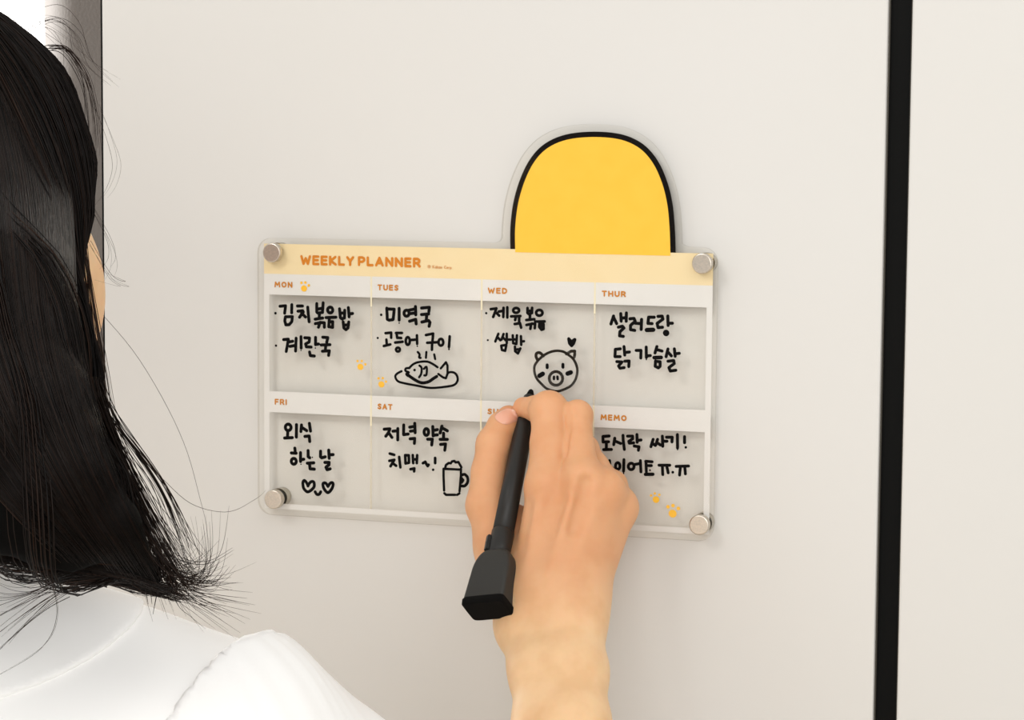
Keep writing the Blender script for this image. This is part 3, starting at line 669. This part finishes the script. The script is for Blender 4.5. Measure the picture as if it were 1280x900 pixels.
# body: fine grid for the writing arm, coarser elsewhere; both share the cut ring in the forearm (inside one mesh)
cutp = toward(elbow, wr, .45); cutn = (wr-elbow)/np.linalg.norm(wr-elbow)
Vh, Qh = mesh_sdf(lambda p: smax(hand_sdf(p), -(p-cutp)@cutn, .0005), (.10, -.26, 1.08), (.29, .0, 1.43), .00125)
Vb, Qb = mesh_sdf(body_sdf, (-.33, -.66, -.01), (.36, -.10, 1.64), .0045)
ok = np.ones(len(Vb), bool)
fl_h = .50*np.clip((Vh[:, 2]-1.262)/.04, 0, 1)
for c, r, a in ((t_tip, .016, .9), (t_ip, .012, .45), (idx[4][0], .012, .8), (idx[2][0]+[0, -.01, 0], .011, .55), (mid[2][0]+[0, -.01, 0], .010, .5), (idx[0][0]+[0, -.012, 0], .010, .3), (mid[0][0]+[0, -.012, 0], .010, .3), (rng_[0][0]+[0, -.012, 0], .010, .3), (lit[0][0]+[0, -.010, 0], .011, .3), (P(609, 632, -.05), .016, .3)):
    fl_h = np.maximum(fl_h, a*np.exp(-((Vh-c)**2).sum(1)/(r*r)))
fl_b = np.zeros(len(Vb))
for c in (HL_(.045, .07, -.035), HL_(-.045, .07, -.035)): fl_b = np.maximum(fl_b, .35*np.exp(-((Vb-c)**2).sum(1)/.03**2))
fl_b = np.maximum(fl_b, .9*np.exp(-((Vb-HL_(0, .095, -.064))**2).sum(1)/.016**2))
link_mesh('body', np.concatenate([Vh, Vb]), np.concatenate([Qh, Qb+len(Vh)]), M['skin'], person, True, {'flush': np.concatenate([fl_h, fl_b])})

# thumb nail: a thin curved plate laid on the finger
nc = P(631, 517.5, -.030); na = P(637, 506, -.026)-P(621, 524, -.031); na /= np.linalg.norm(na)
nn = CAM-nc; nn = nn/np.linalg.norm(nn)+np.array([-.45, 0, .35]); nn -= na*(nn@na); nn /= np.linalg.norm(nn); nl = np.cross(nn, na)
n1, n2 = 15, 11; G_ = []
for i in range(n1):
    for j in range(n2):
        u = -1+2*i/(n1-1); v = -1+2*j/(n2-1); wv = .0050*(1-.10*u)*math.sqrt(max(0, 1-abs(u)**3.2*.96))
        G_.append(nc+na*u*.0060+nl*v*wv)
pts_ = np.array(G_)+nn*.012
for _ in range(40):
    d = hand_sdf(pts_); pts_ = pts_-nn*np.clip(d-.0001, -.002, .002)[:, None]*.8
G_ = pts_+nn*.00035
Fq = [[i*n2+j, (i+1)*n2+j, (i+1)*n2+j+1, i*n2+j+1] for i in range(n1-1) for j in range(n2-1)]
nb = len(G_); V = np.concatenate([G_, G_-nn*.0012]); rim = [j for j in range(n2)]+[i*n2+n2-1 for i in range(1, n1)]+[(n1-1)*n2+j for j in range(n2-2, -1, -1)]+[i*n2 for i in range(n1-2, 0, -1)]
Fq += [[a, b, b+nb, a+nb] for a, b in zip(rim, rim[1:]+rim[:1])]
o = link_mesh('thumb_nail', V, Fq, M['nail'], person, True)

# ------------------------------------------------------------------ clothing
def wrinkle(p, amp, sx, sy, sz, ph):
    return amp*np.sin(p[:, 0]*sx+p[:, 1]*sy+p[:, 2]*sz+ph)
puff = P(388, 872, -.420)
def arms_cut(p): return p
sl_a = shoulder+np.array([.004, -.002, .000])
def seamx(p):                                       # signed distance across the armhole seam (positive on the sleeve side)
    n = tx+np.array([0, 0, -.23]); n /= np.linalg.norm(n)
    return (p-(P(284, 800, -.47)))@n
def blouse_sdf(p):
    d = torso_sdf(p, .008)
    d = smin(d, seg(p, neck0+np.array([0, -.006, .02]), neck0+np.array([0, 0, -.03]), .064, .075), .02)
    d = smax(d, -(seg(p, neck0+np.array([0, .02, .0]), neck0+np.array([0, .02, .2]), .058, .058)), .006)
    d = smax(d, p[:, 2]-(1.392), .006)
    d = d+wrinkle(p, .0012, 50, 20, 70, 0)+wrinkle(p, .0008, -90, 30, 60, 1.3)
    d = smax(d, .90-p[:, 2], .004)
    return d
def sleeve_sdf(p, sh, el, s):
    mid_ = toward(sh, el, .22); end = toward(sh, el, .62)
    dirn = (el-sh)/np.linalg.norm(el-sh)
    d = chain(p, [(sh+np.array([0, 0, .012]), .052), (mid_, .059), (toward(sh, el, .45), .060), (end, .050)], .03)
    d = smin(d, torso_sdf(p, .008), .015)
    q_ = p-sh; ang = np.arctan2(q_@np.cross(dirn, [0, 1, 0]), q_[:, 1]); tt = q_@dirn
    g_ = np.exp(-np.clip(tt+.02, 0, 1)/.035)
    d = d+.0003*np.sin(ang*26+2*np.sin(ang*5))*g_+.0006*np.sin(ang*5+tt*26)*np.clip(tt*12, 0, 1)
    d = smax(d, (p-end)@dirn, .004)
    d = smax(d, -(seg(p, mid_, el, .04, .04)), .003) if False else d
    return d
blouse_V, blouse_Q = mesh_sdf(lambda p: smax(blouse_sdf(p), (seamx(p)-.002), .001), (-.30, -.68, .88), (.36, -.28, 1.42), .004, 1.2)
blouse = link_mesh('blouse', blouse_V, blouse_Q, M['cloth'], person, True)
def right_sleeve(p): return smax(sleeve_sdf(p, shoulder, elbow, 1), -seamx(p), .0015)-.0004
V, Q = mesh_sdf(right_sleeve, (.08, -.60, 1.08), (.40, -.22, 1.42), .003, 1.2)
link_mesh('sleeve', V, Q, M['cloth'], blouse, True)
V, Q = mesh_sdf(lambda p: sleeve_sdf(p, lsh, lel, -1), (-.36, -.62, 1.06), (-.04, -.34, 1.42), .004, 1.2)
link_mesh('sleeve', V, Q, M['cloth'], blouse, True)
# flat collar lying over the shoulders
def collar_sdf(p):
    d = blouse_sdf(p)-.0022
    q_ = p-T_(0, 0, 0); lx = q_@tx
    R_ = elp(p, T_(0.0, -.01, 1.36), (.165, .14, .066), np.stack([tx, ty, [0, 0, 1]], 1))
    return smax(d, R_, .002)
V, Q = mesh_sdf(collar_sdf, (-.24, -.68, 1.24), (.24, -.28, 1.42), .0022, 1.3)
link_mesh('collar', V, Q, M['cloth'], blouse, True)
def trousers_sdf(p):
    d = torso_sdf(p, .006)
    for s in (-1, 1): d = smin(d, chain(p, [(T_(s*.085, 0, .84), .10), (T_(s*.088, .0, .46), .085), (T_(s*.088, 0, .07), .09)], .03), .02)
    return smax(smax(d, p[:, 2]-.93, .003), .06-p[:, 2], .003)
V, Q = mesh_sdf(trousers_sdf, (-.25, -.68, .04), (.28, -.30, .96), .007)
link_mesh('trousers', V, Q, M['trouser'], person, True)

# ------------------------------------------------------------------ hair
hairc = [
 [(P(-60, 160, -.44), .036), (P(-72, 280, -.475), .046), (P(-76, 380, -.505), .050), (P(-40, 475, -.52), .047), (P(8, 555, -.53), .037), (P(84, 632, -.53), .024), (P(161, 690, -.528), .010), (P(216, 736, -.525), .002)],
 [(P(-120, 220, -.46), .050), (P(-120, 340, -.515), .060), (P(-90, 440, -.55), .058), (P(-45, 525, -.565), .046), (P(46, 602, -.565), .030), (P(123, 658, -.56), .015), (P(200, 724, -.54), .003)],
 [(P(-200, 220, -.46), .050), (P(-200, 340, -.525), .062), (P(-190, 420, -.56), .058), (P(-150, 510, -.575), .048), (P(-60, 582, -.58), .028), (P(20, 642, -.58), .014), (P(90, 702, -.575), .004)],
 [(P(-330, 250, -.47), .048), (P(-330, 340, -.51), .052), (P(-340, 420, -.53), .054), (P(-320, 510, -.55), .048), (P(-240, 578, -.57), .032), (P(-170, 635, -.58), .014)],
 [(P(15, 120, -.42), .014), (P(44, 190, -.42), .014), (P(46, 245, -.43), .012), (P(32, 300, -.45), .012), (P(48, 380, -.475), .014), (P(64, 450, -.49), .014)],
]
def hair_sdf(p):
    d = elp(p, HL_(0, -.022, .012), (.0815, .0980, .0920), HR)
    # keep the face clear
    fc = elp(p, HL_(0, .118, -.045), (.082, .085, .105), HR)
    d = smax(d, -fc, .012)
    e = None
    for c in hairc:
        s = chain(p, c, .005); e = s if e is None else smin(e, s, .012)
    d = smin(d, e, .030)
    d = smax(d, -elp(p, HL_(0, .130, -.060), (.090, .092, .110), HR), .008)
    return d
def hair_base(p):
    q_ = p-hc; a = np.arctan2(q_@hr, -(q_@hf))
    return hair_sdf(p)+.0016+.0010*np.sin(a*34+1.2*np.sin(p[:, 2]*18))+.0005*np.sin(a*71+1.0*np.sin(p[:, 2]*21))
Vr, Qr = mesh_sdf(hair_base, (-.20, -.68, 1.26), (.20, -.28, 1.66), .0028, 1.4)
rng = np.random.default_rng(7)
hair = link_mesh('hair', Vr, Qr, M['hair_base'], person, True, {'tone': np.full(len(Vr), .05)})

def tubes(name, paths, rad, tone, m, parent):
    """paths (N, S, 3); three-sided tapering tubes"""
    N, S, _ = paths.shape
    T = np.gradient(paths, axis=1); T /= np.maximum(np.linalg.norm(T, axis=2), 1e-9)[..., None]
    ref = np.broadcast_to(np.array([.31, .85, .42]), T.shape); A_ = np.cross(T, ref); A_ /= np.maximum(np.linalg.norm(A_, axis=2), 1e-9)[..., None]; B_ = np.cross(T, A_)
    tp = np.linspace(0, 1, S); rr = rad[:, None]*(1-.75*tp**3)[None]
    V = np.stack([paths+rr[..., None]*(math.cos(a)*A_+math.sin(a)*B_) for a in (0, 2.0944, 4.18879)], 2)     # N,S,3,3
    b = (np.arange(N)[:, None, None]*S+np.arange(S-1)[None, :, None])*3
    k = np.arange(3)[None, None]; k2 = (k+1) % 3
    Q = np.stack([b+k, b+k2, b+3+k2, b+3+k], -1).reshape(-1, 4)
    o = link_mesh(name, V.reshape(-1, 3), Q, m, parent, True, {'tone': np.repeat(tone, S*3)})
    return o
# strands flow over the hair surface: away from the crown, then down, sweeping to the tips
NS, ST = 8800, 40
crown = HL_(-.005, -.035, .13)
az = np.where(rng.uniform(0, 1, NS) < .75, rng.uniform(-.9, 2.4, NS)-math.pi*.0, rng.uniform(-math.pi, math.pi, NS)); az = np.where(rng.uniform(0, 1, NS) < .8, rng.uniform(-2.9, .25, NS), az); el_ = .03+1.5*rng.uniform(0, 1, NS)**1.8
start = crown[None]*0+HL_(0, -.02, .036)+.1*(np.cos(el_)[:, None]*hu+np.sin(el_)[:, None]*(np.cos(az)[:, None]*hr+np.sin(az)[:, None]*hf))
depth = rng.uniform(-.0015, .0022, NS)
for _ in range(8):
    d, n = grad(hair_sdf, start, .002); start = start-n*(d+.004)[:, None]*.9
p = start.copy(); path = [p.copy()]
tipv = P(224, 745, -.528)
u_ = rng.uniform(0, 1, NS)[:, None]**.6
tips = (P(60, 716, -.58)*(1-u_)+P(221, 738, -.527)*u_)+rng.normal(0, .004, (NS, 3)); done = np.zeros(NS, bool)
vel = np.zeros_like(p)
for s in range(ST-1):
    d, n = grad(hair_sdf, p, .002)
    p = p-n*(d-(depth-.006*math.exp(-s/2.5)))[:, None]*.9*(~done[:, None])
    away = p-crown; away /= np.linalg.norm(away, axis=1)[:, None]
    low = np.clip((1.415-p[:, 2])/.12, 0, 1)[:, None]
    tt_ = tips-p; tt_ /= np.maximum(np.linalg.norm(tt_, axis=1), 1e-6)[:, None]
    side = ((p-hc)@hr > -.03)[:, None]*1.0
    want = np.where(low > 0, (1-low)*np.array([0, 0, -1.0])+low*(tt_*.9*side+np.array([.25, 0, -.8])*(1-side)), away*.0+np.array([0, 0, -1.0]))
    up_ = np.clip((p[:, 2]-1.52)/.06, 0, 1)[:, None]; want = want*(1-up_)+up_*(away+np.array([0, 0, -.25]))
    want = want-n*(want*n).sum(1)[:, None]; want /= np.maximum(np.linalg.norm(want, axis=1), 1e-6)[:, None]
    vel = vel*.45+want*.55 if s else want
    stepl = .0112
    dist = np.linalg.norm(p-tips, axis=1); newd = (dist < .016) & ~done; done |= newd
    if s == 0: hold = vel.copy()
    hold = np.where(done[:, None] & ~newd[:, None], hold, vel); vel = np.where(done[:, None], hold, vel)
    stepn = np.where(done, .0007, stepl)
    p = p+vel*stepn[:, None]
    path.append(p.copy())
paths = np.stack(path, 1)
# drop strands that ran over the face or onto the brow
fr = (paths[:, 2]-hc)@hf
keep = np.array([True]*NS)
dface = elp(paths.reshape(-1, 3), HL_(0, .125, -.055), (.080, .082, .100), HR).reshape(NS, ST).min(1)
keep &= dface > -.004
tv = np.diff(paths, axis=1); tv /= np.maximum(np.linalg.norm(tv, axis=2), 1e-9)[..., None]; keep &= (tv[:, 1:]*tv[:, :-1]).sum(2).reshape(NS, -1)[:, 4:].min(1) > .75; np.set_printoptions(precision=2)
paths = paths[keep]; print('strands', keep.sum()); NK = len(paths)
jit = rng.normal(0, .0006, (NK, 3)); paths = paths+jit[:, None]*np.linspace(0, 1, ST)[None, :, None]*1.5
tone = np.clip(rng.gamma(1.2, .12, NK), 0, 1)
NF, SF = 3200, 32
GL = np.array(catmull([(-170, 40), (-160, 200), (-120, 400), (-70, 520), (0, 620), (90, 712)], 8)); GR = np.array(catmull([(40, 90), (84, 230), (96, 400), (122, 520), (164, 630), (220, 738)], 8))
uu = rng.uniform(0, 1, NF)[:, None, None]; wob = rng.normal(0, 2.5, (NF, 1, 1))*np.sin(np.linspace(0, 5, len(GL)))[None, :, None]
pl = GL[None]*(1-uu)+GR[None]*uu+wob+rng.normal(0, 3, (NF, 1, 2))
t0_ = rng.uniform(0, .55, NF)[:, None]; tq = t0_+np.linspace(0, 1, SF)*(rng.uniform(.92, .999, NF)[:, None]-t0_)*(len(GL)-1.001)
ia = np.floor(tq).astype(int); fr_ = (tq-ia)[..., None]; ar = np.arange(NF)[:, None]; pl = pl[ar, ia]*(1-fr_)+pl[ar, ia+1]*fr_
dv = Fw[None, None]+(pl[..., :1]-640)/F_*RX-(pl[..., 1:]-450)/F_*UY
fill = (CAM+dv*((-.62-CAM[1])/dv[..., 1:2])).reshape(-1, 3); dn = (dv/np.linalg.norm(dv, axis=2)[..., None]).reshape(-1, 3)
for _ in range(14): fill = fill+dn*np.clip(hair_sdf(fill)-.0006, -.01, .03)[:, None]*.8
fill = fill.reshape(NF, SF, 3); jump = np.linalg.norm(np.diff(fill, axis=1), axis=2).max(1); tv2 = np.diff(fill, axis=1); tv2 /= np.maximum(np.linalg.norm(tv2, axis=2), 1e-9)[..., None]; fill = fill[(jump < .055) & ((tv2[:, 1:]*tv2[:, :-1]).sum(2).min(1) > .85)]; NF = len(fill); print('fill', NF)
ff = rng.uniform(-.0012, .0012, NF); fill = fill+ff[:, None, None]*Fw-Fw*0.0
root = np.exp(-np.linspace(0, 1, SF)/.06)[None, :, None]; fill = fill+root*.004*Fw
stf = tubes('hair_strands', fill, rng.uniform(.00014, .00030, NF), np.clip(rng.gamma(1.2, .10, NF), 0, 1), M['hair'], hair); stf['kind'] = 'stuff'
st = tubes('hair_strands', paths, rng.uniform(.00016, .00034, NK), tone, M['hair'], hair); st['kind'] = 'stuff'

# loose strands at the right edge, tips and flyaways, drawn as thin curves in space
def loose(px_list, y0, y1, n, spread, rad, seed, steps=26, curl=0, tone_=.3, attach=False):
    r = np.random.default_rng(seed); c = np.array(px_list, float); out_ = []
    for i in range(n):
        o1 = r.normal(0, 1, 2)*spread; o2 = r.normal(0, 1, 2)*spread*1.8; k = len(c)
        q_ = c+o1*(1-np.linspace(0, 1, k))[:, None]*.6+o2*np.linspace(0, 1, k)[:, None]**1.3
        cm = np.array(catmull(q_, max(2, steps//(k-1)+1)))
        tt = np.linspace(0, len(cm)-1, steps); a = cm[np.floor(tt).astype(int)]; b = cm[np.minimum(np.floor(tt).astype(int)+1, len(cm)-1)]; cm = a+(b-a)*(tt % 1)[:, None]
        ph = r.uniform(0, 6.28); yo = r.normal(0, .006)
        u = np.linspace(0, 1, steps)
        if curl: cm[:, 0] += curl*np.sin(u*7+ph)*u
        ys = np.linspace(-.62, -.36, 40); best = ys[np.argmin(hair_sdf(np.array([P(cm[0][0], cm[0][1], yy) for yy in ys])))]
        yb = best if not attach else best-.004
        out_.append([P(x, y, yb+(y1-y0)*t+yo*.7*t) for (x, y), t in zip(cm, u)])
    return np.array(out_), np.full(n, rad)*r.uniform(.6, 1.3, n), np.full(n, tone_)*r.uniform(.3, 1.6, n)
LS = [
 loose([(118, 470), (135, 530), (160, 600), (190, 670), (222, 738)], -.50, -.52, 90, 7, .00018, 1),
 loose([(122, 500), (150, 570), (185, 650), (228, 728)], -.50, -.52, 70, 9, .00016, 2),
 loose([(128, 510), (165, 560), (200, 610), (222, 660), (238, 695)], -.50, -.51, 14, 6, .00020, 3),
 loose([(126, 480), (150, 530), (180, 570), (208, 612), (226, 650), (240, 690)], -.50, -.51, 5, 3, .00030, 4),
 loose([(180, 660), (215, 705), (245, 722), (270, 715)], -.51, -.52, 34, 13, .00013, 5),
 loose([(200, 690), (228, 735), (255, 745), (285, 752)], -.51, -.52, 34, 15, .00013, 6),
 loose([(205, 715), (235, 728), (262, 710), (262, 660)], -.51, -.52, 16, 10, .00011, 7),
 loose([(190, 700), (222, 722), (250, 730), (258, 712)], -.51, -.52, 26, 9, .00015, 17),
 loose([(130, 395), (168, 440), (205, 500), (233, 560), (250, 620), (260, 665), (258, 720)], -.46, -.50, 1, .5, .00012, 8),
 loose([(112, 300), (140, 345), (158, 355), (130, 345)], -.42, -.42, 3, 4, .00009, 9),
 loose([(205, 600), (240, 630), (285, 640), (320, 624), (334, 612)], -.45, -.40, 1, 1, .00010, 10),
 loose([(110, 250), (135, 300), (140, 330), (132, 350)], -.44, -.44, 4, 5, .00008, 11),
 loose([(126, 135), (140, 170), (148, 200), (140, 225), (126, 240)], -.46, -.46, 3, 6, .00008, 12),
 loose([(20, 40), (60, 22), (85, 40), (95, 75), (120, 100)], -.48, -.47, 10, 12, .00009, 13),
 loose([(0, 30), (30, 30), (60, 55), (90, 100)], -.49, -.48, 12, 14, .00009, 14),
 loose([(60, 60), (82, 62), (105, 95), (115, 140), (118, 190)], -.48, -.48, 14, 5, .00014, 15),
 loose([(90, 730), (60, 742), (25, 762), (-10, 785)], -.585, -.59, 16, 11, .00013, 16),
 loose([(70, 725), (40, 738), (10, 742), (-20, 735)], -.585, -.59, 8, 6, .00012, 18),
 loose([(100, 270), (108, 330), (118, 400), (126, 460), (132, 520)], -.46, -.50, 30, 4, .00016, 19, tone_=.9),
 loose([(60, 710), (75, 760), (60, 800), (0, 835)], -.60, -.60, 2, 6, .00009, 21),
]
pp = np.concatenate([a[0] for a in LS]); rr_ = np.concatenate([a[1] for a in LS]); tt_ = np.concatenate([a[2] for a in LS])
st = tubes('loose_strands', pp, rr_, np.clip(tt_, 0, 1), M['hair'], hair); st['kind'] = 'stuff'
